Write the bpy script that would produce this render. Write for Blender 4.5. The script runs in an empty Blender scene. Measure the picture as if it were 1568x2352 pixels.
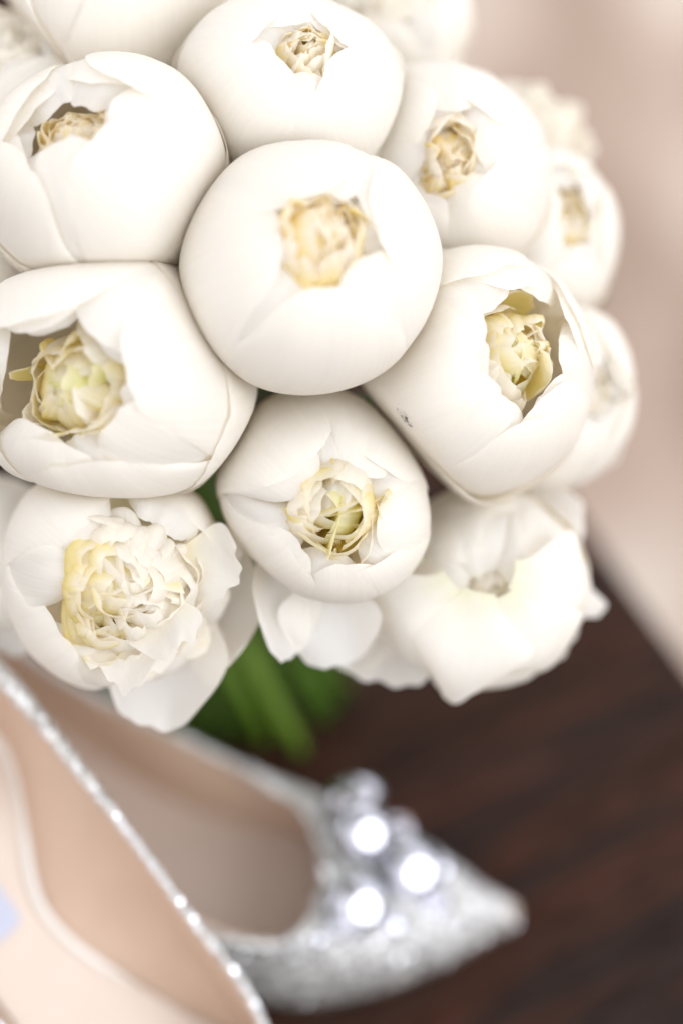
import bpy, math, random
import numpy as np
from mathutils import Vector, Matrix

SC = bpy.context.scene
COL = SC.collection
R_ = math.radians

# ------------------------------------------------------------------ camera
PITCH = R_(50.0)
CAM_H = 0.82
SENS, LENS = 24.0, 85.0
K = SENS / LENS
cam_d = bpy.data.cameras.new('camera')
cam = bpy.data.objects.new('camera', cam_d)
COL.objects.link(cam)
cam.location = (0, 0, CAM_H)
cam.rotation_euler = (math.pi / 2 - PITCH, 0, 0)
cam_d.sensor_fit = 'HORIZONTAL'
cam_d.sensor_width = SENS
cam_d.lens = LENS
cam_d.clip_start = 0.02
cam_d.clip_end = 60
cam_d.dof.use_dof = True
cam_d.dof.focus_distance = 0.757
cam_d.dof.aperture_fstop = 1.85
cam_d.dof.aperture_blades = 0
SC.camera = cam

# ------------------------------------------------------------------ world, lamps, exposure
W = bpy.data.worlds.new('World')
SC.world = W
W.use_nodes = True
wn = W.node_tree
bg = wn.nodes['Background']
bg.inputs['Color'].default_value = (0.965, 0.968, 1.0, 1)
bg.inputs['Strength'].default_value = 1.20


def area(name, loc, target, size, power, color):
    ld = bpy.data.lights.new(name, 'AREA')
    ld.shape = 'RECTANGLE'
    ld.size, ld.size_y = size
    ld.energy = power
    ld.color = color
    o = bpy.data.objects.new(name, ld)
    COL.objects.link(o)
    o.location = loc
    o.rotation_euler = (Vector(target) - Vector(loc)).to_track_quat('-Z', 'Y').to_euler()
    return o


LAMP_POS = Vector((1.25, -0.20, 0.95))
area('window_light', LAMP_POS, (0, 0.55, 0.2), (0.8, 1.0), 8.5, (0.93, 0.965, 1.0))

SC.view_settings.view_transform = 'Standard'
SC.view_settings.look = 'None'
SC.view_settings.exposure = 0.35
SC.view_settings.gamma = 1.0
SC.cycles.max_bounces = 16
SC.cycles.diffuse_bounces = 14
SC.cycles.transmission_bounces = 14
SC.cycles.sample_clamp_indirect = 8

# ------------------------------------------------------------------ picture point -> place
FW = Vector((0, math.cos(PITCH), -math.sin(PITCH)))
UP = Vector((0, math.sin(PITCH), math.cos(PITCH)))
RT = Vector((1, 0, 0))
CAM = Vector((0, 0, CAM_H))


def at(u, v, d):
    return CAM + FW * d + RT * ((u - 784) / 1568 * K * d) + UP * ((1176 - v) / 1568 * K * d)


def atz(u, v, z):
    yy = (1176 - v) / 1568 * K
    d = (CAM_H - z) / (math.sin(PITCH) - yy * math.cos(PITCH))
    return at(u, v, d)


def px(d):
    return K * d / 1568.0


# ------------------------------------------------------------------ materials
def mat(name):
    m = bpy.data.materials.new(name)
    m.use_nodes = True
    nt = m.node_tree
    return m, nt, nt.nodes['Principled BSDF'], nt.nodes['Material Output']


def N(nt, t, **kw):
    n = nt.nodes.new(t)
    for k, v in kw.items():
        setattr(n, k, v)
    return n


def ramp(nt, stops):
    r = nt.nodes.new('ShaderNodeValToRGB')
    el = r.color_ramp.elements
    while len(el) < len(stops):
        el.new(0.5)
    for e, (p, c) in zip(el, stops):
        e.position = p
        e.color = (*c, 1)
    return r


def petal_mat(name, base, mid, tip, trans=0.28, p1=0.45, p2=0.8, bump=0.25, spots=False):
    """petal: pigment runs from base to tip, fine veins along it, light passes through"""
    m, nt, b, out = mat(name)
    L = nt.links.new
    uv = N(nt, 'ShaderNodeUVMap', uv_map='petal_uv')
    sep = N(nt, 'ShaderNodeSeparateXYZ')
    L(uv.outputs[0], sep.inputs[0])
    nz = N(nt, 'ShaderNodeTexNoise')
    nz.inputs['Scale'].default_value = 3.0
    nz.inputs['Detail'].default_value = 3
    L(uv.outputs[0], nz.inputs['Vector'])
    ma = N(nt, 'ShaderNodeMath', operation='MULTIPLY_ADD')
    L(nz.outputs[0], ma.inputs[0])
    ma.inputs[1].default_value = 0.35
    L(sep.outputs[1], ma.inputs[2])
    mb = N(nt, 'ShaderNodeMath', operation='SUBTRACT')
    L(ma.outputs[0], mb.inputs[0])
    mb.inputs[1].default_value = 0.17
    cr = ramp(nt, [(0.0, base), (p1, mid), (p2, tip)])
    L(mb.outputs[0], cr.inputs[0])
    # veins: noise stretched along the petal
    mp = N(nt, 'ShaderNodeMapping')
    mp.inputs['Scale'].default_value = (16.0, 1.3, 1.0)
    L(uv.outputs[0], mp.inputs['Vector'])
    vn = N(nt, 'ShaderNodeTexNoise')
    vn.inputs['Scale'].default_value = 2.2
    vn.inputs['Detail'].default_value = 4
    vn.inputs['Roughness'].default_value = 0.55
    L(mp.outputs[0], vn.inputs['Vector'])
    bp = N(nt, 'ShaderNodeBump')
    bp.inputs['Strength'].default_value = bump
    bp.inputs['Distance'].default_value = 0.0006
    L(vn.outputs[0], bp.inputs['Height'])
    col = cr.outputs[0]
    vm = N(nt, 'ShaderNodeMix', data_type='RGBA', blend_type='MULTIPLY')
    vr = ramp(nt, [(0.35, (0.975, 0.972, 0.96)), (0.65, (1, 1, 1))])
    L(vn.outputs[0], vr.inputs[0])
    vm.inputs[0].default_value = 0.8
    L(col, vm.inputs[6])
    L(vr.outputs[0], vm.inputs[7])
    col = vm.outputs[2]
    if spots:
        # little dark bruise at the place given on the object
        at_ = N(nt, 'ShaderNodeAttribute', attribute_name='bruise')
        tc = N(nt, 'ShaderNodeTexCoord')
        sn = N(nt, 'ShaderNodeTexNoise')
        sn.inputs['Scale'].default_value = 700
        sn.inputs['Detail'].default_value = 5
        L(tc.outputs['Object'], sn.inputs['Vector'])
        mu = N(nt, 'ShaderNodeMath', operation='MULTIPLY')
        L(at_.outputs['Fac'], mu.inputs[0])
        L(sn.outputs[0], mu.inputs[1])
        sr = ramp(nt, [(0.36, (0, 0, 0)), (0.50, (1, 1, 1))])
        L(mu.outputs[0], sr.inputs[0])
        mx = N(nt, 'ShaderNodeMix', data_type='RGBA')
        L(sr.outputs[0], mx.inputs[0])
        L(col, mx.inputs[6])
        mx.inputs[7].default_value = (0.24, 0.19, 0.14, 1)
        col = mx.outputs[2]
    L(col, b.inputs['Base Color'])
    L(bp.outputs[0], b.inputs['Normal'])
    b.inputs['Roughness'].default_value = 0.55
    b.inputs['Specular IOR Level'].default_value = 0.25
    b.inputs['Sheen Weight'].default_value = 0.15
    b.inputs['Sheen Roughness'].default_value = 0.5
    tr = N(nt, 'ShaderNodeBsdfTranslucent')
    tm = N(nt, 'ShaderNodeMix', data_type='RGBA', blend_type='MULTIPLY')
    tm.inputs[0].default_value = 1.0
    L(col, tm.inputs[6])
    tm.inputs[7].default_value = (1.0, 0.95, 0.85, 1)
    L(tm.outputs[2], tr.inputs['Color'])
    L(bp.outputs[0], tr.inputs['Normal'])
    mix = N(nt, 'ShaderNodeMixShader')
    mix.inputs[0].default_value = trans
    L(b.outputs[0], mix.inputs[1])
    L(tr.outputs[0], mix.inputs[2])
    L(mix.outputs[0], out.inputs['Surface'])
    return m


IV = (0.963, 0.955, 0.938)
M_OUT = petal_mat('ivory_outer_petal', (0.90, 0.91, 0.74), (0.96, 0.946, 0.905), IV, 0.46, 0.22, 0.45, 0.35, spots=True)
M_GOLD = petal_mat('golden_based_petal', (0.95, 0.72, 0.11), (0.955, 0.83, 0.33), (0.96, 0.935, 0.87), 0.56, 0.74, 1.0)
M_LEMON = petal_mat('lemon_based_petal', (0.92, 0.80, 0.13), (0.955, 0.88, 0.42), (0.955, 0.94, 0.88), 0.56, 0.72, 1.0)
M_PALE = petal_mat('pale_ruffled_petal', (0.94, 0.87, 0.52), (0.955, 0.93, 0.82), (0.96, 0.95, 0.92), 0.52, 0.35, 0.75)


M_LIME = petal_mat('lime_tinted_petal', (0.50, 0.62, 0.05), (0.80, 0.82, 0.24), (0.95, 0.93, 0.70), 0.55, 0.7, 1.0)


def green_mat(name, c1, c2, trans=0.0):
    m, nt, b, out = mat(name)
    L = nt.links.new
    tc = N(nt, 'ShaderNodeTexCoord')
    nz = N(nt, 'ShaderNodeTexNoise')
    nz.inputs['Scale'].default_value = 90
    nz.inputs['Detail'].default_value = 4
    L(tc.outputs['Object'], nz.inputs['Vector'])
    cr = ramp(nt, [(0.3, c1), (0.7, c2)])
    L(nz.outputs[0], cr.inputs[0])
    L(cr.outputs[0], b.inputs['Base Color'])
    b.inputs['Roughness'].default_value = 0.4
    if trans:
        tr = N(nt, 'ShaderNodeBsdfTranslucent')
        L(cr.outputs[0], tr.inputs['Color'])
        mix = N(nt, 'ShaderNodeMixShader')
        mix.inputs[0].default_value = trans
        L(b.outputs[0], mix.inputs[1])
        L(tr.outputs[0], mix.inputs[2])
        L(mix.outputs[0], out.inputs['Surface'])
    return m


M_STEM = [green_mat('bright_green_stem', (0.10, 0.19, 0.012), (0.20, 0.33, 0.04)),
          green_mat('deep_green_stem', (0.045, 0.10, 0.008), (0.09, 0.18, 0.02)),
          green_mat('mid_green_stem', (0.04, 0.09, 0.006), (0.08, 0.15, 0.018))]
M_LEAF = green_mat('green_leaf', (0.05, 0.13, 0.025), (0.09, 0.2, 0.04), 0.25)


def wood_mat():
    m, nt, b, out = mat('dark_walnut_wood')
    L = nt.links.new
    tc = N(nt, 'ShaderNodeTexCoord')
    mp = N(nt, 'ShaderNodeMapping')
    mp.inputs['Rotation'].default_value = (0, 0, -GRAIN)
    L(tc.outputs['Object'], mp.inputs['Vector'])
    m2 = N(nt, 'ShaderNodeMapping')
    m2.inputs['Scale'].default_value = (0.14, 1.0, 1.0)
    L(mp.outputs[0], m2.inputs['Vector'])
    n1 = N(nt, 'ShaderNodeTexNoise')
    n1.inputs['Scale'].default_value = 26
    n1.inputs['Detail'].default_value = 6
    n1.inputs['Distortion'].default_value = 0.4
    L(m2.outputs[0], n1.inputs['Vector'])
    cr = ramp(nt, [(0.32, (0.014, 0.010, 0.008)), (0.45, (0.050, 0.021, 0.013)),
                   (0.55, (0.022, 0.015, 0.013)), (0.70, (0.075, 0.028, 0.018))])
    L(n1.outputs[0], cr.inputs[0])
    n2 = N(nt, 'ShaderNodeTexNoise')
    n2.inputs['Scale'].default_value = 240
    n2.inputs['Detail'].default_value = 5
    L(m2.outputs[0], n2.inputs['Vector'])
    mx = N(nt, 'ShaderNodeMix', data_type='RGBA', blend_type='MULTIPLY')
    mx.inputs[0].default_value = 0.6
    r2 = ramp(nt, [(0.35, (0.35, 0.33, 0.33)), (0.6, (1.25, 1.2, 1.2))])
    L(n2.outputs[0], r2.inputs[0])
    L(cr.outputs[0], mx.inputs[6])
    L(r2.outputs[0], mx.inputs[7])
    L(mx.outputs[2], b.inputs['Base Color'])
    b.inputs['Roughness'].default_value = 0.5
    b.inputs['Specular IOR Level'].default_value = 0.07
    bp = N(nt, 'ShaderNodeBump')
    bp.inputs['Strength'].default_value = 0.3
    bp.inputs['Distance'].default_value = 0.001
    L(n2.outputs[0], bp.inputs['Height'])
    L(bp.outputs[0], b.inputs['Normal'])
    return m


def floor_mat():
    m, nt, b, out = mat('blush_beige_carpet')
    L = nt.links.new
    tc = N(nt, 'ShaderNodeTexCoord')
    mp = N(nt, 'ShaderNodeMapping')
    mp.inputs['Rotation'].default_value = (0, 0, 0.2)
    mp.inputs['Scale'].default_value = (1.6, 0.7, 1.0)
    L(tc.outputs['Object'], mp.inputs['Vector'])
    n1 = N(nt, 'ShaderNodeTexNoise')
    n1.inputs['Scale'].default_value = 3.2
    n1.inputs['Detail'].default_value = 3
    L(mp.outputs[0], n1.inputs['Vector'])
    cr = ramp(nt, [(0.30, (0.25, 0.18, 0.13)), (0.43, (0.38, 0.285, 0.22)), (0.52, (0.50, 0.375, 0.305)), (0.64, (0.74, 0.645, 0.555))])
    L(n1.outputs[0], cr.inputs[0])
    n2 = N(nt, 'ShaderNodeTexNoise')
    n2.inputs['Scale'].default_value = 300
    L(tc.outputs['Object'], n2.inputs['Vector'])
    mx = N(nt, 'ShaderNodeMix', data_type='RGBA', blend_type='MULTIPLY')
    mx.inputs[0].default_value = 0.5
    L(cr.outputs[0], mx.inputs[6])
    L(n2.outputs[0], mx.inputs[7])
    L(cr.outputs[0], b.inputs['Base Color'])
    b.inputs['Roughness'].default_value = 0.95
    b.inputs['Specular IOR Level'].default_value = 0.1
    bp = N(nt, 'ShaderNodeBump')
    bp.inputs['Strength'].default_value = 0.6
    bp.inputs['Distance'].default_value = 0.004
    L(n2.outputs[0], bp.inputs['Height'])
    L(bp.outputs[0], b.inputs['Normal'])
    return m


def glitter_mat(name, scale, tint, rough=0.28, amount=1.3):
    m, nt, b, out = mat(name)
    L = nt.links.new
    tc = N(nt, 'ShaderNodeTexCoord')
    vo = N(nt, 'ShaderNodeTexVoronoi')
    vo.inputs['Scale'].default_value = scale
    L(tc.outputs['Object'], vo.inputs['Vector'])
    sb = N(nt, 'ShaderNodeVectorMath', operation='SUBTRACT')
    L(vo.outputs['Color'], sb.inputs[0])
    sb.inputs[1].default_value = (0.5, 0.5, 0.5)
    sc = N(nt, 'ShaderNodeVectorMath', operation='SCALE')
    L(sb.outputs[0], sc.inputs[0])
    sc.inputs['Scale'].default_value = amount
    ge = N(nt, 'ShaderNodeNewGeometry')
    ad = N(nt, 'ShaderNodeVectorMath', operation='ADD')
    L(ge.outputs['Normal'], ad.inputs[0])
    L(sc.outputs[0], ad.inputs[1])
    nm = N(nt, 'ShaderNodeVectorMath', operation='NORMALIZE')
    L(ad.outputs[0], nm.inputs[0])
    L(nm.outputs[0], b.inputs['Normal'])
    sp = N(nt, 'ShaderNodeSeparateColor')
    L(vo.outputs['Color'], sp.inputs[0])
    cr = ramp(nt, [(0.0, tuple(c * 0.55 for c in tint)), (1.0, tint)])
    L(sp.outputs[0], cr.inputs[0])
    L(cr.outputs[0], b.inputs['Base Color'])
    b.inputs['Metallic'].default_value = 0.6
    b.inputs['Roughness'].default_value = rough
    return m


def plain(name, c1, c2, scale=60, rough=0.5, spec=0.4, metal=0.0, bump=0.0):
    m, nt, b, out = mat(name)
    L = nt.links.new
    tc = N(nt, 'ShaderNodeTexCoord')
    nz = N(nt, 'ShaderNodeTexNoise')
    nz.inputs['Scale'].default_value = scale
    nz.inputs['Detail'].default_value = 4
    L(tc.outputs['Object'], nz.inputs['Vector'])
    cr = ramp(nt, [(0.3, c1), (0.7, c2)])
    L(nz.outputs[0], cr.inputs[0])
    L(cr.outputs[0], b.inputs['Base Color'])
    b.inputs['Roughness'].default_value = rough
    b.inputs['Specular IOR Level'].default_value = spec
    b.inputs['Metallic'].default_value = metal
    if bump:
        bp = N(nt, 'ShaderNodeBump')
        bp.inputs['Strength'].default_value = bump
        bp.inputs['Distance'].default_value = 0.0005
        n2 = N(nt, 'ShaderNodeTexNoise')
        n2.inputs['Scale'].default_value = 900
        L(tc.outputs['Object'], n2.inputs['Vector'])
        L(n2.outputs[0], bp.inputs['Height'])
        L(bp.outputs[0], b.inputs['Normal'])
    return m


M_GLIT = glitter_mat('silver_glitter', 1100, (0.96, 0.95, 0.915))
M_SEQ = plain('silver_sequin', (0.82, 0.82, 0.86), (0.9, 0.9, 0.92), 400, 0.12, 0.5, 1.0)
M_LIN = plain('tan_leather_lining', (0.62, 0.46, 0.35), (0.66, 0.50, 0.385), 40, 0.42, 0.4, 0, 0.3)
M_INS = plain('cream_insole_leather', (0.69, 0.59, 0.51), (0.73, 0.63, 0.55), 30, 0.45, 0.4, 0, 0.3)
M_TAUPE = plain('taupe_insole_leather', (0.58, 0.47, 0.40), (0.62, 0.51, 0.44), 30, 0.4, 0.4, 0, 0.3)
M_PIP = plain('white_piping', (0.84, 0.83, 0.79), (0.88, 0.87, 0.84), 90, 0.4, 0.5)
M_SOLE = plain('grey_brown_sole', (0.14, 0.11, 0.09), (0.2, 0.16, 0.13), 50, 0.6)
M_LAB = plain('blue_white_label', (0.50, 0.54, 0.68), (0.54, 0.58, 0.72), 50, 0.5)
M_INK = plain('grey_print', (0.20, 0.24, 0.33), (0.24, 0.28, 0.36), 50, 0.5)
M_GEM = plain('foiled_crystal', (0.66, 0.66, 0.76), (0.80, 0.80, 0.88), 250, 0.04, 0.8, 0.92)
M_SET = plain('dark_silver_setting', (0.12, 0.13, 0.13), (0.22, 0.23, 0.23), 200, 0.35, 0.5, 0.8)


# ------------------------------------------------------------------ object helpers
def tag(o, label=None, cat=None, group=None, kind=None):
    if label:
        o['label'] = label
    if cat:
        o['category'] = cat
    if group:
        o['group'] = group
    if kind:
        o['kind'] = kind
    return o


def empty(name, mw):
    o = bpy.data.objects.new(name, None)
    o.empty_display_size = 0.01
    COL.objects.link(o)
    o.matrix_world = mw
    return o


def meshobj(name, V, F, m, parent=None, smooth=True, uv=None, attr=None):
    me = bpy.data.meshes.new(name)
    me.from_pydata([tuple(map(float, p)) for p in V], [], [tuple(int(i) for i in f) for f in F])
    if uv is not None:
        ul = me.uv_layers.new(name='petal_uv')
        li = np.empty(len(me.loops), dtype=np.int32)
        me.loops.foreach_get('vertex_index', li)
        ul.data.foreach_set('uv', np.asarray(uv, dtype=np.float32)[li].ravel())
    if attr is not None:
        a = me.attributes.new('bruise', 'FLOAT', 'POINT')
        a.data.foreach_set('value', np.asarray(attr, dtype=np.float32))
    if smooth:
        me.polygons.foreach_set('use_smooth', [True] * len(me.polygons))
    me.materials.append(m)
    me.update()
    o = bpy.data.objects.new(name, me)
    COL.objects.link(o)
    if parent is not None:
        o.parent = parent
    return o


_gf = {}


def grid_faces(nu, nv):
    if (nu, nv) not in _gf:
        i = np.arange(nu - 1)[:, None]
        j = np.arange(nv - 1)[None, :]
        a = (i * nv + j).ravel()
        _gf[(nu, nv)] = np.stack([a, a + nv, a + nv + 1, a + 1], 1)
    return _gf[(nu, nv)]


def tube(path, rad, n=10, cap=True):
    P = [Vector(p) for p in path]
    V, F = [], []
    nrm = None
    for i, p in enumerate(P):
        t = (P[min(i + 1, len(P) - 1)] - P[max(i - 1, 0)]).normalized()
        if nrm is None:
            nrm = t.orthogonal().normalized()
        nrm = (nrm - t * nrm.dot(t)).normalized()
        bn = t.cross(nrm)
        r = rad[i] if hasattr(rad, '__len__') else rad
        for k in range(n):
            a = 2 * math.pi * k / n
            V.append(p + nrm * (r * math.cos(a)) + bn * (r * math.sin(a)))
    for i in range(len(P) - 1):
        for k in range(n):
            k2 = (k + 1) % n
            F.append((i * n + k, i * n + k2, (i + 1) * n + k2, (i + 1) * n + k))
    if cap:
        F.append(tuple(range(n))[::-1])
        F.append(tuple((len(P) - 1) * n + k for k in range(n)))
    return V, F


def catmull(pts, n):
    pts = [np.array(p, float) for p in pts]
    P = [2 * pts[0] - pts[1]] + pts + [2 * pts[-1] - pts[-2]]
    out = []
    m = len(pts) - 1
    for q in range(n):
        x = q / (n - 1) * m
        i = min(int(x), m - 1)
        t = x - i
        a, b, c, d = P[i], P[i + 1], P[i + 2], P[i + 3]
        out.append(0.5 * (2 * b + (c - a) * t + (2 * a - 5 * b + 4 * c - d) * t * t + (3 * b - a - 3 * c + d) * t ** 3))
    return np.array(out)


# ------------------------------------------------------------------ table and floor (structure)
e1, e2 = atz(1300, 1130, 0), atz(1568, 1505, 0)
ed = (e2 - e1).normalized()                    # along the table edge
en = Vector((-ed.y, ed.x, 0))                  # outwards
if en.x < 0:
    en = -en
GRAIN = math.atan2(0.50, 0.86)


def tabletop():
    prof = [(-1.6, 0.0), (-0.004, 0.0), (-0.0012, -0.0012), (0.0, -0.004), (0.0, -0.036), (-0.004, -0.040), (-1.6, -0.040)]
    V, F = [], []
    n = len(prof)
    for s in (-1.2, 1.5):
        for o, z in prof:
            p = e1 + ed * s + en * o
            V.append((p.x, p.y, z))
    for k in range(n):
        k2 = (k + 1) % n
        F.append((k, k2, n + k2, n + k))
    F.append(tuple(range(n))[::-1])
    F.append(tuple(range(n, 2 * n)))
    o = meshobj('tabletop', V, F, wood_mat(), smooth=False)
    tag(o, 'dark reddish brown wooden tabletop under the bouquet and shoes', 'table')
    return o


tabletop()
fl = meshobj('floor', [(-8, -6, -0.62), (8, -6, -0.62), (8, 10, -0.62), (-8, 10, -0.62)], [(0, 1, 2, 3)], floor_mat(), smooth=False)
tag(fl, kind='structure')

# ------------------------------------------------------------------ peonies
# u, v, r in picture units, d distance; ax, ay where the opening looks; al opening half angle
FL = [
    dict(k='A', u=680, v=640, r=316, d=0.752, g=1.05, ax=0.27, ay=0.30, al=0.33, el=1.3, ed=1.2, m=0, seed=3, b2=0.1,
         label='largest smooth closed peony at the front, in the middle, with a golden ruffled opening'),
    dict(k='B', u=262, v=424, r=262, d=0.768, g=1.12, ax=-0.30, ay=0.42, al=0.27, el=1.8, ed=0.15, m=0, seed=11,
         label='closed white peony left of the largest one with a narrow golden slit near its top'),
    dict(k='C', u=686, v=212, r=250, d=0.784, g=1.12, ax=0.10, ay=0.30, al=0.21, el=1.5, ed=0.3, m=0, seed=5,
         label='closed white peony directly above the largest one, with a small dark yellow hole'),
    dict(k='D', u=312, v=-38, r=268, d=0.82, g=1.16, ax=0.05, ay=0.75, al=0.4, el=1, ed=0, m=0, seed=7,
         label='closed white peony cut off by the top edge, at the upper left', bruise=(228, 140, 0.0060)),
    dict(k='E', u=30, v=205, r=215, d=0.820, g=1.10, ax=-0.15, ay=0.72, al=0.6, el=1, ed=0, m=2, seed=9,
         label='half hidden white peony at the upper left edge with soft ruffles on top'),
    dict(k='F', u=-62, v=610, r=185, d=0.810, g=1.15, ax=-0.5, ay=0.1, al=0.4, el=1, ed=0, m=2, seed=13,
         label='sliver of a white peony at the left edge between two bigger ones'),
    dict(k='G', u=292, v=868, r=292, d=0.768, g=1.12, ax=-0.46, ay=-0.12, al=0.43, el=1.4, ed=0.1, m=1, seed=17,
         label='big round white peony on the left with a lime and yellow ruffled opening'),
    dict(k='I', g=1.16, u=752, v=1138, r=248, d=0.782, ax=0.12, ay=-0.20, al=0.40, el=1.1, ed=0.9, m=1, seed=21,
         label='sharp white peony below the largest one with a crisp cream and yellow ragged heart'),
    dict(k='J', u=1084, v=842, r=238, d=0.785, g=1.14, ax=0.46, ay=0.14, al=0.43, el=1.6, ed=1.45, m=1, seed=23,
         label='white peony right of the largest one with a tall lemon yellow opening', bruise=(938, 952, 0.0085)),
    dict(k='K', u=996, v=392, r=218, d=0.808, g=1.22, ax=0.15, ay=0.03, al=0.28, el=2.1, ed=1.35, m=0, seed=27,
         label='white peony at the upper right with a tall narrow golden slit, blurred'),
    dict(k='L', u=872, v=45, r=160, d=0.860, g=1.12, ax=0.1, ay=0.6, al=0.7, el=1, ed=0, m=2, seed=29, ruff=1, nin=40,
         label='loose white peony peeping out at the top, right of the small dark yellow hole'),
    dict(k='M', u=1228, v=555, r=158, d=0.845, g=1.25, ax=0.45, ay=0.30, al=0.35, el=1.8, ed=1.5, m=0, seed=31,
         label='blurred closed white peony furthest right with a faint yellow streak'),
    dict(k='N', u=1195, v=355, r=150, d=0.875, g=1.25, ax=0.4, ay=0.5, al=0.8, el=1, ed=0, m=2, seed=33, ruff=1, nin=34,
         label='small ruffled white peony, most blurred, at the top right edge of the bouquet'),
    dict(k='O', u=1228, v=905, r=176, d=0.835, g=1.22, ax=0.75, ay=0.0, al=0.25, el=1, ed=0, m=2, seed=35,
         label='blurred white peony at the right of the bouquet, behind the lemon one'),
    dict(k='P', u=1105, v=1330, r=212, d=0.822, g=1.00, ax=0.06, ay=-0.18, al=0.26, depth=0.02, el=1.2, ed=0.4, m=2, seed=37, b1=0.25, b2=0.6, jg=1.6, nin=18,
         label='loose white peony at the lower right, pointed petals hanging over the dark table'),
    dict(k='H', u=262, v=1300, r=258, d=0.782, ax=0.24, ay=-0.20, al=0.84, asy=0.45, el=1.2, ed=-0.75, m=3, seed=41, ruff=1, nin=95,
         label='open ruffled peony at the lower left above the shoes with yellow left side'),
    dict(k='S', u=560, v=-60, r=150, d=0.885, ax=0.0, ay=0.6, al=0.5, el=1, ed=0, m=2, seed=43,
         label='sliver of a white peony at the top edge behind the small yellow hole'),
    dict(k='T', u=-30, v=1290, r=190, d=0.845, ax=-0.3, ay=-0.2, al=0.5, el=1, ed=0, m=2, seed=45,
         label='mostly hidden white peony at the left edge with petals hanging over the dark table'),
]
for f in FL:
    f['c'] = at(f['u'], f['v'], f['d'])
    f['R'] = f['r'] * px(f['d']) * f.get('g', 1.06)
    ax, ay = f['ax'], f['ay']
    az = math.sqrt(max(0.05, 1 - ax * ax - ay * ay))
    A = (RT * ax + UP * ay - FW * az).normalized()
    xr = (RT - A * RT.dot(A)).normalized()
    yr = A.cross(xr)
    Rm = Matrix((xr, yr, A)).transposed()
    f['A'] = A
    f['rot'] = Rm
    f['rotn'] = np.array(Rm)
    f['cn'] = np.array(f['c'])

NECK = Vector((-0.040, 0.595, 0.130))
STEM_TIPS = [(688, 1725), (560, 1690), (742, 1655), (330, 1690), (500, 1700), (795, 1590), (640, 1675), (420, 1690), (700, 1610),
             (590, 1640), (460, 1650), (380, 1660), (650, 1600), (530, 1640), (610, 1700), (760, 1620), (560, 1600), (440, 1620)]


def press(Pw, f, keep=0.12, soft=0.0026):
    """flowers push against each other: points past the contact plane are squeezed back"""
    for g in FL:
        if g is f:
            continue
        n = g['cn'] - f['cn']
        D = np.linalg.norm(n)
        if D > f['R'] + g['R']:
            continue
        n = n / D
        t = (D * D + f['R'] ** 2 - g['R'] ** 2) / (2 * D)
        t = max(t, 0.35 * f['R'])
        e = (Pw - f['cn']) @ n - t
        e = soft * np.logaddexp(0, e / soft)
        Pw = Pw - np.outer(e * (1 - keep), n)
    return Pw


def make_lumps(rng, amp):
    dirs = rng.normal(size=(7, 3))
    dirs /= np.linalg.norm(dirs, axis=1)[:, None]
    fr = rng.uniform(1.0, 2.5, 7)
    ph = rng.uniform(0, 6.28, 7)
    return lambda D: amp * np.sum(np.sin((D @ dirs.T) * fr + ph), axis=1) / 2.6


def outer_petal(f, rng, lump, phi, rad, thtip, Wd, tilt, dip, lip, jag, snug, nu=30, nv=25):
    R = f['R']
    s = np.linspace(0, 1, nu)[:, None] * np.ones((1, nv))
    t = np.ones((nu, 1)) * np.linspace(-1, 1, nv)[None, :]
    k1, k2, p1, p2, p3 = rng.uniform(3, 6), rng.uniform(9, 15), *rng.uniform(0, 6.28, 3)
    edge = 1 - (0.20 + 0.1 * rng.random()) * np.abs(t) ** 2.6 + jag * (0.5 * np.sin(k1 * t + p1) + 0.35 * np.sin(k2 * t + p2) + 0.2 * np.sin(27 * t + p3))
    notch = rng.uniform(-0.3, 0.3)
    edge = edge - jag * 1.3 * np.exp(-((t - notch) / 0.10) ** 2)
    th0 = 0.12
    th = th0 + (thtip - th0) * s * edge
    ws = np.clip(s / 0.55, 0, 1)
    ws = ws * ws * (3 - 2 * ws) * 0.88 + 0.12
    ws = ws * (1 - 0.22 * np.clip((s - 0.6) / 0.4, 0, 1) ** 2)
    lam = t * Wd * ws
    m = np.stack([np.sin(th) * math.cos(phi), np.sin(th) * math.sin(phi), -np.cos(th)], -1)
    n = np.array([-math.sin(phi), math.cos(phi), 0.0])
    D = np.cos(lam)[..., None] * m + np.sin(lam)[..., None] * n
    Df = D.reshape(-1, 3)
    sf, tf = s.ravel(), t.ravel()
    r = rad * (1 + lump(Df)) + tilt * tf * np.clip(sf * 1.5, 0, 1)
    q = np.clip((sf - 0.78) / 0.22, 0, 1)
    r = r + lip * q ** 2 - dip * q ** 3
    r = r - snug * np.abs(tf) ** 5 * sf - snug * 1.2 * q ** 2
    w1, w2 = rng.uniform(0, 6.28, 2)
    r = r + 0.006 * np.sin(5 * tf + 3 * sf + w1) * sf + (0.004 + jag * 0.08) * np.sin(11 * tf + w2) * np.clip((sf - 0.55) / 0.45, 0, 1)
    c1, c2, c3 = rng.uniform(5, 9), rng.uniform(6, 10), rng.uniform(0, 6.28)
    r = r + 0.0035 * np.sin(c1 * tf + c3 + 2.5 * np.sin(3 * sf + w1)) * np.sin(c2 * sf + w2)
    # faint fold lines running to the tip
    r = r - 0.010 * np.exp(-((tf - rng.uniform(-0.5, 0.5)) / 0.06) ** 2) * np.clip((sf - 0.5) * 2, 0, 1)
    P = Df * (r * R)[:, None]
    # squat, slightly elliptic ball
    P = P * f['an']
    P = P * (1 + f['tp'][0] * P[:, :1] / R + f['tp'][1] * P[:, 1:2] / R)
    return P, np.stack([tf * 0.5 + 0.5 + phi, sf], 1)


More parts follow.
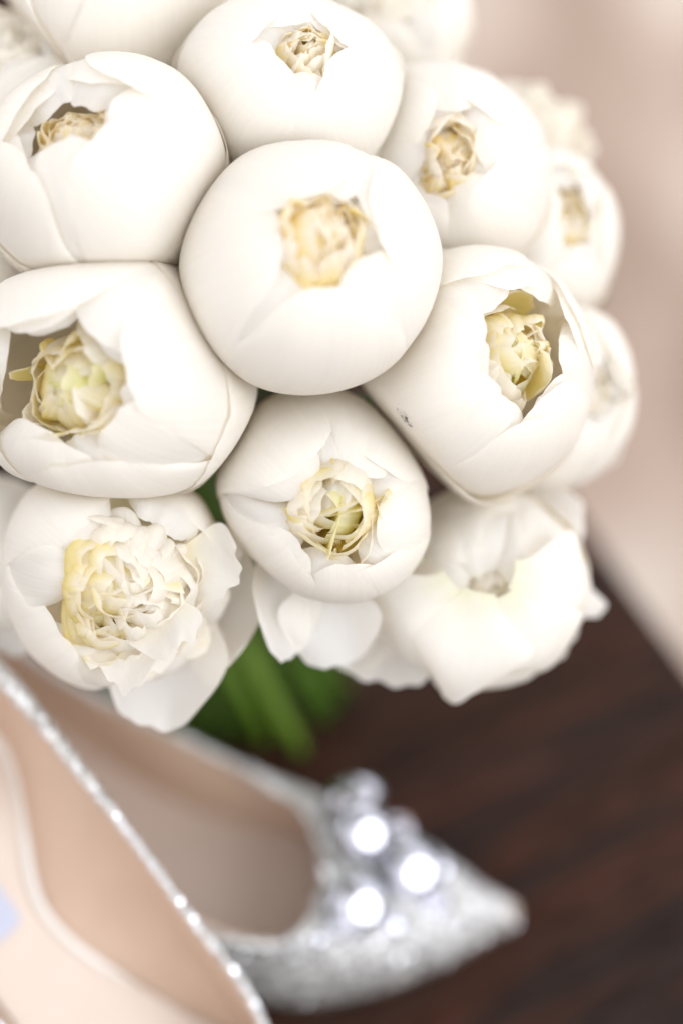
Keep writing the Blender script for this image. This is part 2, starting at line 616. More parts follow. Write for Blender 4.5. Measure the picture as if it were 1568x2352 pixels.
def inner_petal(f, rng, phi, rho, ztip, w, lean, ruffle, jag, nu=16, nv=23, z0=-0.25, wind=None, cupr=(0.1, 0.8)):
    """small petal standing in the heart of the flower, units of R"""
    s = np.linspace(0, 1, nu)[:, None] * np.ones((1, nv))
    t = np.ones((nu, 1)) * np.linspace(-1, 1, nv)[None, :]
    er = np.array([math.cos(phi), math.sin(phi), 0.0])
    tw = rng.normal(0, 1.1) if wind is None else wind
    et = np.array([-math.sin(phi + tw), math.cos(phi + tw), 0.0])
    base = er * rho * 0.25 + np.array([0, 0, z0])
    tip = er * rho + np.array([0, 0, ztip])
    mid = er * (rho * 1.05 + 0.05) + np.array([0, 0, z0 + (ztip - z0) * 0.55])
    k1, k2, k3 = rng.uniform(3, 5.5), rng.uniform(7, 10), rng.uniform(13, 18)
    p = rng.uniform(0, 6.28, 6)
    edge = 1 - 0.16 * np.abs(t) ** 2.2 + jag * (0.6 * np.sin(k1 * t + p[0]) + 0.45 * np.sin(k2 * t + p[1]) + 0.35 * np.sin(k3 * t + p[2]))
    ss = s * edge
    C = ((1 - ss) ** 2)[..., None] * base + (2 * ss * (1 - ss))[..., None] * mid + (ss ** 2)[..., None] * tip
    ws = 0.25 + 0.75 * np.clip(s / 0.6, 0, 1) ** 1.2
    ws = ws * (1 - 0.25 * np.clip((s - 0.75) / 0.25, 0, 1) ** 2)
    lat = t * w * ws
    cup = rng.uniform(*cupr)
    C = C + lat[..., None] * et - (cup * (t ** 2) * w * ws)[..., None] * er
    # ruffles grow to the tip
    amp = ruffle * np.clip((s - 0.35) / 0.65, 0, 1) ** 1.3
    ruf = amp * (np.sin(k1 * 0.9 * t + p[3] + 2 * s) + 0.3 * np.sin(k2 * 0.9 * t + p[4]))
    C = C + ruf[..., None] * er
    C[..., 2] += amp * 0.35 * np.sin(k2 * 0.7 * t + p[5])
    # the tip folds inwards over the heart
    q = np.clip((s - 0.62) / 0.38, 0, 1) ** 2
    le = lean * (1 + 0.4 * rng.normal())
    C = C - (q * le)[..., None] * er
    C[..., 2] -= q * abs(le) * 0.25
    return C.reshape(-1, 3), np.stack([t.ravel() * 0.5 + 0.5 + phi, s.ravel()], 1)


GUARDS = {}


def build_peony(f, idx):
    rng = np.random.default_rng(f['seed'] * 101)
    R = f['R']
    basew = f['c'] - f['A'] * (R * 0.96)
    root = empty('peony', Matrix.Translation(basew) @ f['rot'].to_4x4())
    tag(root, f['label'], 'peony', 'white peonies of the bouquet')
    inv = np.array((Matrix.Translation(basew) @ f['rot'].to_4x4()).inverted())
    lump = make_lumps(rng, f.get('lump', 0.13))
    f['an'] = np.array([1 + rng.uniform(-0.05, 0.05), 1 + rng.uniform(-0.05, 0.05), 0.97])
    f['tp'] = rng.uniform(-0.05, 0.05, 2)
    RN = f['rotn']

    def put(P, uv, m, nu, nv, name='petal', keep=0.12, pr=True, attr=False, label=None):
        Pw = P @ RN.T + f['cn']
        if pr:
            Pw = press(Pw, f, keep)
        a = None
        if attr:
            a = np.zeros(len(Pw))
            if 'bruise' in f:
                bu, bv, br = f['bruise']
                # centre of the bruise: where this line of sight meets the ball
                o = np.array(CAM)
                dr = np.array(at(bu, bv, 1.0)) - o
                dr /= np.linalg.norm(dr)
                oc = o - f['cn']
                bq = oc @ dr
                disc = bq * bq - (oc @ oc - R * R)
                tt = -bq - math.sqrt(max(disc, 0))
                bc = o + dr * tt
                a = np.clip(1.15 - np.linalg.norm(Pw - bc, axis=1) / br, 0, 1)
        L = Pw @ inv[:3, :3].T + inv[:3, 3]
        o = meshobj(name, L, grid_faces(nu, nv), m, root, uv=uv, attr=a)
        if label:
            o['label'] = label
        return o

    al, el, edir = f['al'], f['el'], f['ed']

    def opening(phi):       # half angle of the opening at an azimuth (ellipse)
        c, s_ = math.cos(phi - edir), math.sin(phi - edir)
        return al / math.sqrt(c * c / el + s_ * s_ * el) * (1 + f.get('asy', 0) * math.cos(phi + 0.75))

    ruff = f.get('ruff', 0)
    lay = [(0.955, 6, 0.0, 0.012), (0.975, 5, f.get('b1', 0.05), 0.010), (1.0, 4, f.get('b2', 0.16), 0.008)]
    ph0 = rng.uniform(0, 6.28)
    if f['k'] == 'H':
        lay = lay[:1] + lay[2:]
    for li, (rad, n, back, tl) in enumerate(lay):
        for k in range(n):
            phi = ph0 + li * 0.7 + 2 * math.pi * (k + rng.uniform(-0.15, 0.15)) / n
            op = opening(phi)
            sh = back * rng.uniform(0.3, 1.5) * (1 if not ruff else 1.2)
            thtip = math.pi - op - sh
            thtip = max(1.35, thtip + rng.uniform(-0.06, 0.06))
            Wd = min(1.25, (3.6 if li else 3.9) / n)
            dip = (0.16, 0.07, 0.02)[li]
            lip = rng.uniform(0.0, 0.015)
            rad = rad + rng.uniform(-0.006, 0.014)
            jag = rng.uniform(0.003, 0.010) * (1.8 if ruff else f.get('jg', 1))
            P, uv = outer_petal(f, rng, lump, phi, rad, thtip, Wd, tl * (1 if k % 4 else -1), dip, lip, jag, 0.016)
            put(P, uv, M_OUT, 30, 25, attr=True)
    if f['k'] not in 'AISH':
        for k in range(5):
            phi = ph0 + 1.1 + 2 * math.pi * (k + rng.uniform(-0.25, 0.25)) / 5
            P, uv = outer_petal(f, rng, lump, phi, 1.02 + 0.05 * rng.random(), rng.uniform(1.5, 1.9), 0.95, 0.02, 0.0,
                                rng.uniform(0.0, 0.05), rng.uniform(0.008, 0.02) * (2.5 if f['k'] == 'P' else 1), 0.01)
            put(P, uv, M_OUT, 30, 25, attr=True)
    # wide petals standing just inside the lip close the ball
    if not ruff:
        for k in range(9):
            phi = ph0 + 2 * math.pi * (k + rng.uniform(-0.2, 0.2)) / 9
            rr = math.sin(min(opening(phi) * 1.05, 1.4))
            zt = math.sqrt(0.90 - rr * rr) * rng.uniform(0.88, 0.97)
            C, uv = inner_petal(f, rng, phi, rr * rng.uniform(0.78, 1.0), zt, 0.30 * (0.6 + al), rng.uniform(0.02, 0.14),
                                0.012, 0.04, z0=-0.1, wind=rng.normal(0, 0.2))
            put(C * R, uv, {0: M_GOLD, 1: M_LEMON, 2: M_PALE}[f['m']] if k % 3 else M_PALE, 16, 23, keep=0.5)
    # heart
    mats = {0: (M_GOLD, M_GOLD, M_PALE), 1: (M_LEMON, M_LEMON, M_PALE), 2: (M_PALE,), 3: (M_PALE, M_PALE, M_LEMON)}[f['m']]
    rmax = math.sin(min(al * 1.25, 1.35))
    nin = f.get('nin', 18)
    for k in range(nin):
        phi = rng.uniform(0, 2 * math.pi)
        op = opening(phi)
        rr = math.sin(min(op * 1.15, 1.4))
        x = math.sqrt((k + 0.6) / nin)
        rho = rr * x * rng.uniform(0.85, 1.08)
        surf = math.sqrt(max(0.05, 0.90 - rho * rho))
        if ruff:
            zt = surf * rng.uniform(0.92, 1.06)
            w = rng.uniform(0.20, 0.36)
            lean = rng.uniform(0.02, 0.30)
            C, uv = inner_petal(f, rng, phi, rho, zt, w, lean, rng.uniform(0.014, 0.030), 0.022, z0=0.15, cupr=(0.3, 0.95), wind=rng.normal(0, 0.5))
        else:
            dep = f.get('depth', 0.09)
            zt = surf * (1 - dep * rng.uniform(0.1, 1.2) - 0.12 * (1 - x) ** 1.5)
            w = rng.uniform(0.15, 0.32) * (0.65 + al)
            lean = rng.uniform(0.04, 0.30) * (0.5 + al)
            tw = rng.normal(0, 0.7)
            rho = min(rho, rr * 0.92)
            w = min(w, max(0.06, (rr * 0.98 - rho + 0.03) / (abs(math.sin(tw)) + 0.15)))
            zt = min(zt, math.sqrt(max(0.05, 0.90 - rho * rho)) * 0.97)
            C, uv = inner_petal(f, rng, phi, rho, zt, w, lean, rng.uniform(0.008, 0.024), 0.026, z0=0.1, wind=tw)
        m = mats[rng.integers(len(mats))]
        if f['k'] in 'GIJ' and k in (1, 3, 5):
            m = M_LIME
        if f['k'] == 'H':
            m = M_LEMON if math.cos(phi - 3.3) > 0.3 and rho > 0.12 else M_PALE
        C = C * R
        put(C, uv, m, 16, 23, keep=0.5)
    # stem down to the table
    b0 = f['c'] - f['A'] * (R * 0.9)
    tu, tv = STEM_TIPS[idx % len(STEM_TIPS)]
    tp_ = atz(tu, tv, 0.003)
    nk = Vector((tp_.x * 0.7 - 0.048 + rng.uniform(-0.004, 0.004), NECK.y + rng.uniform(-0.014, 0.014), NECK.z))
    pts = [b0, b0 - f['A'] * 0.02, nk, tp_]
    path = catmull(pts, 22)
    V, F = tube([Vector(p) for p in path], 0.0034, 10)
    V = np.array([list(v) for v in V]) @ inv[:3, :3].T + inv[:3, 3]
    meshobj('stem', V, F, M_STEM[(0, 1, 2, 0, 1, 2, 1)[idx % 7]], root)
    f['root'] = root
    f['inv'] = inv
    return root


for i, f in enumerate(FL):
    build_peony(f, i)
BYK = {f['k']: f for f in FL}


def free_petal(k, base, tip, width, face, bow=0.01, cup=0.35, jag=0.015, seed=0, point=0.0, name='petal', m=None, curl=0.0, wmid=0.6, nu=28, nv=23, fold=0.0):
    """a hanging guard petal between two given places; face = direction its inside looks"""
    f = BYK[k]
    rng = np.random.default_rng(seed + 900)
    b, t_ = np.array(base), np.array(tip)
    ax = t_ - b
    Ln = np.linalg.norm(ax)
    ax /= Ln
    fc = np.array(face, float)
    fc -= ax * (fc @ ax)
    fc /= np.linalg.norm(fc)
    sd = np.cross(ax, fc)
    s = np.linspace(0, 1, nu)[:, None] * np.ones((1, nv))
    t = np.ones((nu, 1)) * np.linspace(-1, 1, nv)[None, :]
    p = rng.uniform(0, 6.28, 4)
    edge = 1 - 0.22 * np.abs(t) ** 2.4 - point * np.abs(t) ** 0.9 * 0.5 + jag * (np.sin(5 * t + p[0]) + 0.6 * np.sin(13 * t + p[1]))
    ss = s * edge
    ws = np.clip(s / wmid, 0, 1)
    ws = (ws * ws * (3 - 2 * ws)) * 0.75 + 0.25
    ws = ws * (1 - (0.25 + point * 0.55) * np.clip((s - wmid) / (1 - wmid), 0, 1) ** 1.8)
    lat = t * ws * width
    off = bow * np.sin(ss * math.pi) + cup * width * (t ** 2) * ws + 0.0016 * np.sin(4 * t + 5 * s + p[2]) * s + curl * np.clip((s - 0.6) / 0.4, 0, 1) ** 2
    off = off + fold * width * np.clip(t, 0, 1) ** 2 * s
    P = b + (ss * Ln)[..., None] * ax + lat[..., None] * sd + off[..., None] * fc
    P = P.reshape(-1, 3) @ f['inv'][:3, :3].T + f['inv'][:3, 3]
    uv = np.stack([t.ravel() * 0.5 + 0.5, s.ravel()], 1)
    if name == 'leaf':
        return meshobj('leaf', P, grid_faces(nu, nv), M_LEAF, f['root'], uv=uv)
    return meshobj(name, P, grid_faces(nu, nv), m or M_OUT, f['root'], uv=uv, attr=np.zeros(len(P)))


TC = -FW  # towards the camera
# hanging petals of the open flower at the lower left
free_petal('H', at(440, 1330, 0.80), at(345, 1672, 0.800), 0.0215, TC + UP * 0.6, 0.004, 0.25, seed=1, curl=0.004)
free_petal('H', at(545, 1210, 0.805), at(500, 1575, 0.795), 0.0135, TC - RT * 0.5, -0.004, 0.35, seed=2, curl=0.005)
free_petal('H', at(470, 1200, 0.795), at(545, 1290, 0.793), 0.012, TC - RT * 0.9, 0.002, 0.5, seed=22)
free_petal('H', at(300, 1350, 0.765), at(290, 1580, 0.762), 0.0155, -TC, 0.004, 0.1, seed=53, jag=0.06, wmid=0.7, m=M_PALE)
free_petal('H', at(330, 1350, 0.762), at(400, 1500, 0.752), 0.0125, -TC, 0.004, 0.1, seed=54, jag=0.07, wmid=0.7, m=M_PALE)
free_petal('H', at(400, 1280, 0.762), at(545, 1330, 0.765), 0.0150, -TC, 0.005, 0.2, seed=55, jag=0.05, wmid=0.7, m=M_PALE)
free_petal('T', at(10, 1300, 0.83), at(45, 1505, 0.83), 0.014, TC, -0.004, 0.4, seed=3)
free_petal('T', at(95, 1330, 0.82), at(108, 1520, 0.815), 0.0045, TC, -0.003, 0.5, seed=4, point=1.0)
# hanging petals of the sharp one
free_petal('I', at(600, 1260, 0.800), at(655, 1520, 0.792), 0.0125, TC + RT * 0.6, 0.004, 0.5, seed=5)
free_petal('I', at(760, 1300, 0.800), at(755, 1535, 0.800), 0.0170, TC, 0.006, 0.3, seed=6)
# pointed hanging petals lower right
free_petal('P', at(880, 1300, 0.812), at(915, 1575, 0.815), 0.026, TC - RT * 0.2, -0.006, 0.1, seed=61, wmid=0.7, jag=0.03)
free_petal('P', at(900, 1250, 0.815), at(840, 1560, 0.818), 0.019, TC - RT * 0.3, -0.006, 0.2, seed=7, point=0.5, wmid=0.7)
free_petal('P', at(1010, 1280, 0.80), at(1030, 1625, 0.812), 0.030, TC - RT * 0.2, -0.007, 0.12, seed=8, point=0.55, jag=0.03, wmid=0.7)
free_petal('P', at(1150, 1270, 0.815), at(1120, 1570, 0.822), 0.026, TC, -0.007, -0.25, seed=9)
free_petal('P', at(1150, 1270, 0.815), at(1385, 1400, 0.825), 0.023, TC + UP * 0.3, -0.006, -0.2, seed=10, jag=0.05, point=0.3)
free_petal('P', at(1180, 1350, 0.82), at(1300, 1490, 0.83), 0.022, TC, -0.006, -0.3, seed=23, jag=0.03)
free_petal('P', at(1130, 1270, 0.82), at(1330, 1165, 0.83), 0.024, TC, -0.007, -0.3, seed=20, jag=0.02)
free_petal('P', at(1100, 1360, 0.787), at(1038, 1612, 0.806), 0.0215, TC, 0.009, -0.22, seed=71, point=0.35, jag=0.025, wmid=0.62)
free_petal('P', at(1150, 1370, 0.788), at(1215, 1550, 0.812), 0.0230, TC, 0.009, -0.25, seed=72, jag=0.03, wmid=0.65)
free_petal('P', at(1180, 1320, 0.788), at(1345, 1365, 0.815), 0.0190, TC, 0.009, -0.25, seed=73, jag=0.04, wmid=0.65, point=0.2)
free_petal('P', at(1040, 1340, 0.788), at(890, 1480, 0.808), 0.0215, TC, 0.009, -0.22, seed=74, jag=0.02, wmid=0.62)
free_petal('O', at(1250, 950, 0.86), at(1410, 1060, 0.865), 0.016, TC, -0.006, -0.3, seed=11)
free_petal('O', at(1260, 980, 0.86), at(1300, 1130, 0.865), 0.016, TC, -0.006, -0.3, seed=12)
free_petal('L', at(930, 100, 0.86), at(1000, 205, 0.85), 0.016, TC, -0.004, -0.3, seed=13)
free_petal('L', at(940, 80, 0.86), at(1065, 110, 0.86), 0.016, TC, -0.004, -0.3, seed=14, jag=0.03)
free_petal('E', at(30, 320, 0.80), at(150, 170, 0.80), 0.017, TC, -0.006, -0.3, seed=15)
free_petal('N', at(1200, 330, 0.905), at(1345, 370, 0.905), 0.013, TC, -0.004, -0.3, seed=16, jag=0.03)
free_petal('N', at(1160, 330, 0.905), at(1180, 225, 0.92), 0.009, TC, -0.004, -0.3, seed=17)
# green leaves and sepals peeping out
free_petal('S', at(560, 50, 0.87), at(665, 2, 0.86), 0.006, TC, 0.0, 0.3, seed=30, point=0.4, name='leaf')
free_petal('N', at(1130, 300, 0.9), at(1195, 245, 0.9), 0.005, TC, 0.0, 0.3, seed=31, point=0.6, name='leaf')
free_petal('M', at(1340, 660, 0.9), at(1392, 690, 0.9), 0.006, TC, 0.0, 0.3, seed=32, point=0.6, name='leaf')
free_petal('P', at(1280, 1270, 0.87), at(1345, 1300, 0.87), 0.005, TC, 0.0, 0.3, seed=33, point=0.6, name='leaf')
free_petal('J', at(860, 880, 0.83), at(960, 1060, 0.835), 0.006, TC, 0.0, 0.3, seed=34, point=0.6, name='leaf')
free_petal('I', at(545, 1250, 0.815), at(605, 1440, 0.815), 0.007, TC, 0.0, 0.3, seed=35, point=0.6, name='leaf')


# ------------------------------------------------------------------ shoes
def interp(x, xs, ys):
    """smooth interpolation through points"""
    xs = np.array(xs, float)
    ys = np.array(ys, float)
    x = np.asarray(x, float)
    d = np.gradient(ys, xs)
    i = np.clip(np.searchsorted(xs, x) - 1, 0, len(xs) - 2)
    h = xs[i + 1] - xs[i]
    t = np.clip((x - xs[i]) / h, 0, 1)
    return ((2 * t ** 3 - 3 * t ** 2 + 1) * ys[i] + (t ** 3 - 2 * t ** 2 + t) * h * d[i]
            + (-2 * t ** 3 + 3 * t ** 2) * ys[i + 1] + (t ** 3 - t ** 2) * h * d[i + 1])


def make_shoe(origin, yaw, roll, P, label, rng):
    """pump: x runs heel -> toe, z up, origin = toe tip on the table"""
    mw = Matrix.Translation(origin) @ Matrix.Rotation(yaw, 4, 'Z') @ Matrix.Rotation(roll, 4, 'X')
    root = empty('pump_shoe', mw)
    tag(root, label, 'shoe', 'silver glitter pumps')
    XS, ZS, WS = P['x'], P['z'], P['w']           # stations: sole height and half width
    CS = P.get('c', [0] * len(XS))                # centre line offset
    n = 72

    def loop(xh, xt, wfun, zfun, cfun, power):
        out = []
        for k in range(n):
            a = 2 * math.pi * k / n
            # a=0 toe end, pi heel end
            u = 0.5 + 0.5 * math.cos(a)
            x = xh + (xt - xh) * u
            out.append((x, cfun(x) + math.copysign(wfun(x), math.sin(a)) * (1 if 0 < k and k != n // 2 else 0), zfun(x)))
        return np.array(out)
    xh, xt = XS[0], XS[-1]
    def wfn(x):
        w = float(interp(x, XS, WS))
        if x > xt - 0.012:
            w = max(w, 0.0075 * math.sqrt(max(0, 1 - ((x - xt + 0.012) / 0.012) ** 2)))
        return w
    Fth = loop(xh, xt, wfn, lambda x: float(interp(x, XS, ZS)), lambda x: float(interp(x, XS, CS)), 1)
    TX, TZ, TW = P['tx'], P['tz'], P['tw']
    TC_ = P.get('tc', CS)
    T = []
    for k in range(n):
        a = 2 * math.pi * k / n
        u = 0.5 + 0.5 * math.cos(a)
        x = TX[0] + (TX[-1] - TX[0]) * u
        w = float(interp(x, TX, TW))
        if x > TX[-1] - 0.022:
            w = float(interp(TX[-1] - 0.022, TX, TW)) * math.sqrt(max(0, 1 - ((x - TX[-1] + 0.022) / 0.022) ** 2))
        T.append((x, float(interp(x, XS, TC_)) + math.copysign(w, math.sin(a)) * (1 if 0 < k and k != n // 2 else 0), float(interp(x, TX, TZ))))
    T = np.array(T)
    T[0, 1] = float(interp(T[0, 0], XS, TC_))
    ctl = 0.5 * (Fth + T)
    vamp = np.clip((T[:, 0] - (TX[-1] - 0.03)) / 0.03, 0, 1)
    ctl[:, 2] = Fth[:, 2] + (T[:, 2] - Fth[:, 2]) * (0.62 + 0.08 * vamp)
    ctl[:, :2] = Fth[:, :2] + (T[:, :2] - Fth[:, :2]) * (-0.10 + 0.36 * vamp)[:, None]
    if 'side' in P:
        ctl[:, :2] = Fth[:, :2] + (T[:, :2] - Fth[:, :2]) * P['side']
    bul = np.interp(T[:, 0], P['bx'], P['bv'])
    ctl[:, 1] += bul * np.sign(np.sin(2 * math.pi * np.arange(n) / n))
    m_ = 14

    def surf(F_, C_, T_, inset=0.0):
        V = []
        for j in range(m_):
            s = j / (m_ - 1)
            p = (1 - s) ** 2 * F_ + 2 * s * (1 - s) * C_ + s * s * T_
            V.append(p)
        return np.array(V)
    S = surf(Fth, ctl, T)
    Fc = []
    for j in range(m_ - 1):
        for k in range(n):
            k2 = (k + 1) % n
            Fc.append((j * n + k, j * n + k2, (j + 1) * n + k2, (j + 1) * n + k))
    Vu = S.reshape(-1, 3)
    meshobj('upper', Vu, Fc, M_GLIT, root)
    # lining: the same surface 1.2 mm inside
    cen = np.array([[float(np.clip(p[0], xh + 0.025, TX[-1] - 0.01)), float(interp(p[0], XS, CS)), p[2]] for p in Vu])
    dv = cen - Vu
    ln = np.linalg.norm(dv, axis=1)[:, None] + 1e-9
    Vl = Vu + dv / ln * np.minimum(0.0016, ln * 0.4)
    vm = (Vu[:, 0] > TX[-1])
    Vl[:, 2] -= np.where(vm, 0.0016, 0.0003)
    meshobj('lining', Vl, [q[::-1] for q in Fc], M_LIN, root)
    # insole: domed sheet inside the feather line
    ks = [0.0, 0.35, 0.6, 0.8, 0.92, 0.985]
    Vi = []
    for q in ks:
        for k in range(n):
            p = Fth[k]
            cx = float(np.clip(p[0], xh + 0.03, xt - 0.03))
            c = np.array([cx, float(interp(cx, XS, CS)), 0])
            x = c[0] + (p[0] - c[0]) * q
            y = c[1] + (p[1] - c[1]) * q
            z = float(interp(x, XS, ZS)) + 0.0025 + 0.002 * q ** 4
            Vi.append((x, y, z))
    Fi = []
    for j in range(len(ks) - 1):
        for k in range(n):
            k2 = (k + 1) % n
            Fi.append((j * n + k, j * n + k2, (j + 1) * n + k2, (j + 1) * n + k))
    meshobj('insole', Vi, Fi, P.get('ins', M_INS), root)
    # sole: slab under the feather line
    V1 = Fth + np.array([0, 0, 0.001])
    V2 = Fth * 1.0 - np.array([0, 0, 0.0035])
    mids = [np.array([[float(np.clip(p[0], xh + 0.02, xt - 0.02)), float(interp(p[0], XS, CS)), p[2] - 0.0035] for p in Fth])]
    Vs = np.concatenate([V1, V2, mids[0]])
    Fs = []
    for j in range(2):
        for k in range(n):
            k2 = (k + 1) % n
            Fs.append((j * n + k, (j + 1) * n + k, (j + 1) * n + k2, j * n + k2))
    meshobj('sole', Vs, Fs, M_SOLE, root)
    # stiletto heel
    hz = ZS[0]
    hp = [(xh + 0.018, CS[0], hz - 0.003), (xh + 0.012, CS[0], hz * 0.55), (xh + 0.012, CS[0], 0.004), (xh + 0.012, CS[0], 0.0)]
    V, F = tube([Vector(p) for p in catmull(hp, 14)], [0.019, 0.017, 0.014, 0.011, 0.009, 0.0075, 0.0065, 0.006, 0.0055, 0.005, 0.005, 0.005, 0.005, 0.005], 16)
    meshobj('heel', V, F, M_GLIT, root)
    # topline binding
    Tc = [Vector(p) for p in T] + [Vector(T[0])]
    brad = [float(np.interp(p.x, P['brx'], P['brv'])) for p in Tc]
    V, F = tube(Tc, brad, 10, cap=False)
    meshobj('binding', V, F, M_GLIT, root)
    # sequins stitched on the binding and flakes over the upper
    V, F = [], []

    def flake(p, nrm, r):
        t1 = nrm.orthogonal().normalized()
        t2 = nrm.cross(t1)
        b = len(V)
        a0 = rng.uniform(0, 6.28)
        for k in range(6):
            a = a0 + k * math.pi / 3
            V.append(p + t1 * (r * math.cos(a)) + t2 * (r * math.sin(a)))
        F.append(tuple(range(b, b + 6)))
    up = Vector((0, 0, 1))
    for i in range(P.get('nseq', 500)):
        a = rng.uniform(0, n)
        k = int(a) % n
        fr = a - int(a)
        p = Vector(T[k]) * (1 - fr) + Vector(T[(k + 1) % n]) * fr
        nr = (up + Vector(rng.normal(0, 0.6, 3))).normalized()
        flake(p + nr * (float(np.interp(p.x, P['brx'], P['brv'])) + 0.0001), nr, rng.uniform(0.0005, 0.0010))
    o = meshobj('sequin_trim', V, F, M_SEQ, root, smooth=False)
    o['kind'] = 'stuff'
    V, F = [], []
    for i in range(P.get('nfl', 6000)):
        j = rng.uniform(0, m_ - 1.01)
        a = rng.uniform(0, n)
        j0, k0 = int(j), int(a) % n
        p00, p10, p01 = Vector(S[j0, k0]), Vector(S[j0 + 1, k0]), Vector(S[j0, (k0 + 1) % n])
        p = p00 + (p10 - p00) * (j - j0) + (p01 - p00) * (a - int(a))
        nr = (p01 - p00).cross(p10 - p00)
        if nr.length < 1e-12:
            continue
        nr.normalize()
        c = Vector((float(np.clip(p.x, xh + 0.02, xt - 0.02)), float(interp(p.x, XS, CS)), float(interp(p.x, XS, ZS))))
        if nr.dot(p - c) < 0:
            nr = -nr
        n2 = (nr + Vector(rng.normal(0, 0.5, 3))).normalized()
        flake(p + nr * 0.0005, n2, rng.uniform(0.0004, 0.0008))
    o = meshobj('glitter', V, F, M_SEQ, root, smooth=False)
    o['kind'] = 'stuff'
    return root, mw


SHOE = dict(
    x=[-0.26, -0.25, -0.225, -0.18, -0.135, -0.09, -0.05, -0.02, 0.0],
    z=[0.112, 0.111, 0.102, 0.070, 0.034, 0.009, 0.004, 0.005, 0.008],
    w=[0.001, 0.015, 0.025, 0.024, 0.031, 0.038, 0.031, 0.017, 0.002],
    c=[0.0, 0.0, 0.0, 0.0, 0.006, 0.004, 0.0, -0.002, -0.004],
    tx=[-0.262, -0.252, -0.225, -0.18, -0.135, -0.10, -0.082, -0.074],
    tz=[0.168, 0.166, 0.158, 0.130, 0.094, 0.062, 0.050, 0.046],
    tw=[0.001, 0.014, 0.025, 0.031, 0.034, 0.033, 0.022, 0.001],
    bx=[-0.26, -0.2, -0.15], bv=[0.004, 0.002, 0.0], brx=[-0.21, -0.15], brv=[0.0022, 0.0016], ins=M_TAUPE)
tip = atz(1190, 2135, 0.0)
rngs = np.random.default_rng(5)
s1 = dict(SHOE)
s1.update(z=[0.050, 0.050, 0.045, 0.022, 0.010, 0.004, 0.004, 0.005, 0.008],
          w=[0.001, 0.012, 0.019, 0.021, 0.033, 0.037, 0.030, 0.016, 0.002],
          c=[0.060, 0.060, 0.055, 0.036, 0.004, -0.008, -0.006, -0.003, -0.003],
          tc=[0.060, 0.060, 0.055, 0.036, 0.004, -0.0095, -0.006, -0.003, -0.003],
          tz=[0.098, 0.097, 0.090, 0.066, 0.053, 0.045, 0.040, 0.037],
          tw=[0.001, 0.011, 0.018, 0.020, 0.037, 0.035, 0.024, 0.001])
shoe1, mw1 = make_shoe(Vector((tip.x, tip.y + 0.004, 0)), R_(-4), 0, s1,
                       'silver glitter pump behind with crystals on its pointed toe, pointing right', rngs)
s2 = dict(SHOE)
s2.update(nseq=2200, ins=M_INS, side=0.9,
          w=[0.001, 0.016, 0.0255, 0.0165, 0.0255, 0.039, 0.032, 0.017, 0.002],
          c=[0.004, 0.005, 0.004, -0.012, -0.004, 0.003, 0.0, -0.002, -0.004],
          tc=[0.0, -0.002, -0.005, -0.007, -0.007, -0.004, 0.0, 0.0, 0.0],
          tw=[0.001, 0.022, 0.033, 0.037, 0.0375, 0.035, 0.022, 0.001],
          bx=[-0.26, -0.22, -0.185, -0.15], bv=[0.010, 0.010, 0.005, 0.0], brx=[-0.225, -0.20, -0.16], brv=[0.0042, 0.0030, 0.0017])
d2 = R_(-43)
# place the second shoe so that its far topline passes the seen line
anchor = at(230, 1830, 0.828)
loc = Matrix.Rotation(d2, 4, 'Z') @ Vector((-0.175, 0.031, 0.0))
shoe2, mw2 = make_shoe(Vector((anchor.x - loc.x, anchor.y - loc.y, 0)), d2, 0, s2,
                       'silver glitter pump in front at the lower left, showing tan lining and cream insole', rngs)
# white piping along the far edge of its insole, and the printed label lying on the insole
def ins_z(x):
    return float(interp(x, SHOE['x'], SHOE['z']))
pp = []
for x in np.linspace(-0.245, -0.146, 30):
    y = float(interp(x, s2['x'], s2['c'])) + float(interp(x, s2['x'], s2['w']))
    pp.append((x, y - 0.001, ins_z(x) + 0.0048))
V, F = tube([Vector(p) for p in pp], [0.0019 * min(1, (29.3 - i) / 4) for i in range(30)], 10)
meshobj('piping', V, F, M_PIP, shoe2)


def ins_patch(name, m, cx, cy, rx, ry, up, parent, power=4.0, nn=36):
    V = [(cx, cy, ins_z(cx) + up)]
    for j in (0.5, 1.0):
        for k in range(nn):
            a = 2 * math.pi * k / nn
            c_, s_ = math.cos(a), math.sin(a)
            x = cx + j * rx * math.copysign(abs(c_) ** (2 / power), c_)
            y = cy + j * ry * math.copysign(abs(s_) ** (2 / power), s_)
            V.append((x, y, ins_z(x) + up))
    F = [(0, 1 + k, 1 + (k + 1) % nn) for k in range(nn)]
    F += [(1 + k, 1 + nn + k, 1 + nn + (k + 1) % nn, 1 + (k + 1) % nn) for k in range(nn)]
    return meshobj(name, V, F, m, parent)


lab = ins_patch('label', M_LAB, -0.196, -0.0165, 0.014, 0.0125, 0.0040, shoe2, 8.0)
ins_patch('print', M_INK, -0.195, -0.0115, 0.005, 0.0035, 0.0045, lab, 2.0)


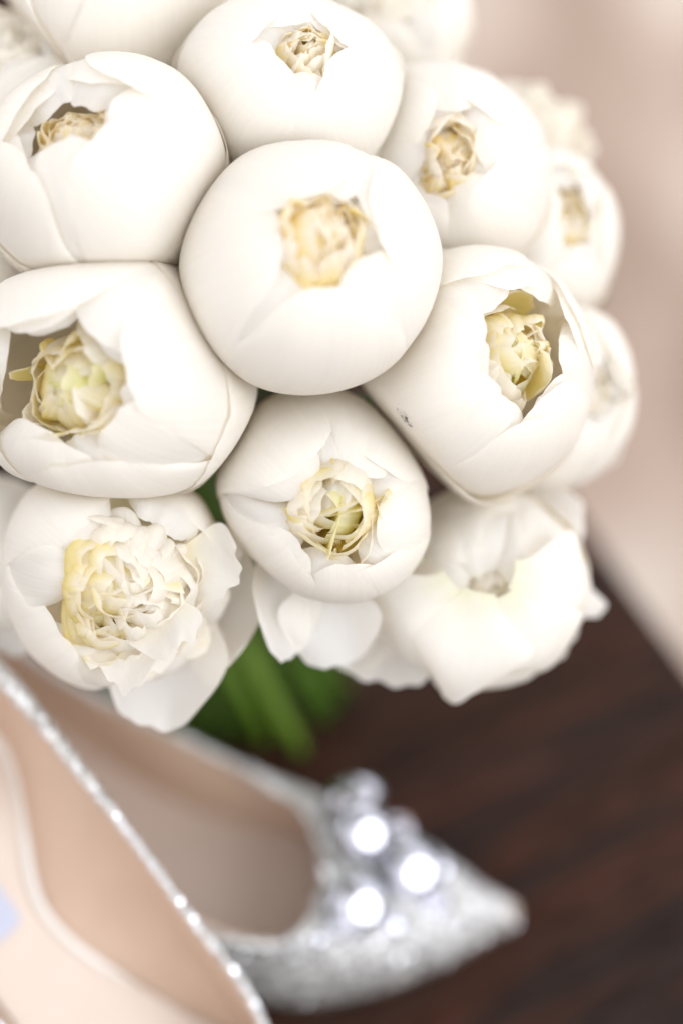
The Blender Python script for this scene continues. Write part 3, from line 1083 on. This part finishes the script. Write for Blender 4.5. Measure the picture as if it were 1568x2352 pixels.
# ------------------------------------------------------------------ crystals on the toe
def gem(parent, mw, pos, nrm, r, name='crystal'):
    """brilliant-cut stone in a metal setting; children of the shoe"""
    inv = mw.inverted()
    nrm = Vector(nrm).normalized()
    t1 = (RT - nrm * RT.dot(nrm)).normalized()
    t2 = nrm.cross(t1)
    rings = [(0.42, 0.60, 8, 0.0), (0.78, 0.38, 8, math.pi / 8), (1.0, 0.08, 8, 0.0), (1.0, -0.02, 8, 0.0), (0.5, -0.5, 8, 0.0)]
    V, F = [], []
    for rr, h, n, a0 in rings:
        for k in range(n):
            a = a0 + 2 * math.pi * k / n
            V.append(inv @ (pos + t1 * (r * rr * math.cos(a)) + t2 * (r * rr * math.sin(a)) + nrm * (r * h)))
    F.append(tuple(range(8)))
    for k in range(8):
        k2 = (k + 1) % 8
        F.append((k, 8 + k, k2))
        F.append((8 + k, 8 + k2, k2))
        F.append((8 + k, 16 + k, 16 + k2))
        F.append((8 + k, 16 + k2, 8 + k2))
        F.append((16 + k, 24 + k, 24 + k2, 16 + k2))
        F.append((24 + k, 32 + k, 32 + k2, 24 + k2))
    g = meshobj(name, V, F, M_GEM, parent, smooth=False)
    ring = [inv @ (pos + t1 * (r * 1.04 * math.cos(a)) + t2 * (r * 1.04 * math.sin(a)) - nrm * (r * 0.05)) for a in np.linspace(0, 2 * math.pi, 25)]
    V, F = tube(ring, r * 0.07, 6, cap=False)
    meshobj('setting', V, F, M_SET, g)
    return g


def gemat(u, v, z, r, tilt=None, mirror=False):
    p = atz(u, v, z)
    if mirror:
        n = ((LAMP_POS - p).normalized() + (CAM - p).normalized()).normalized()
    else:
        n = Vector(tilt).normalized()
    return gem(shoe1, mw1, p, n, r)


gemat(945, 2005, 0.034, 0.0115, mirror=True)
gemat(822, 2085, 0.040, 0.0115, mirror=True)
gemat(835, 1918, 0.046, 0.0105, mirror=True)
gemat(808, 1832, 0.046, 0.0105, tilt=(-0.3, 0.3, 1))
gemat(918, 1900, 0.038, 0.0060, tilt=(0.5, 0.5, 1))
gemat(995, 2080, 0.026, 0.0065, tilt=(0.1, -0.5, 1))
gemat(890, 2125, 0.030, 0.0060, tilt=(-0.3, -0.8, 1))
gemat(870, 1985, 0.034, 0.0050, tilt=(0.2, 0.1, 1))
gemat(1010, 1990, 0.026, 0.0055, tilt=(0.7, 0.2, 1))
gemat(770, 2130, 0.038, 0.0045, tilt=(-0.4, -0.3, 1))
gemat(735, 2160, 0.041, 0.0022, mirror=True)
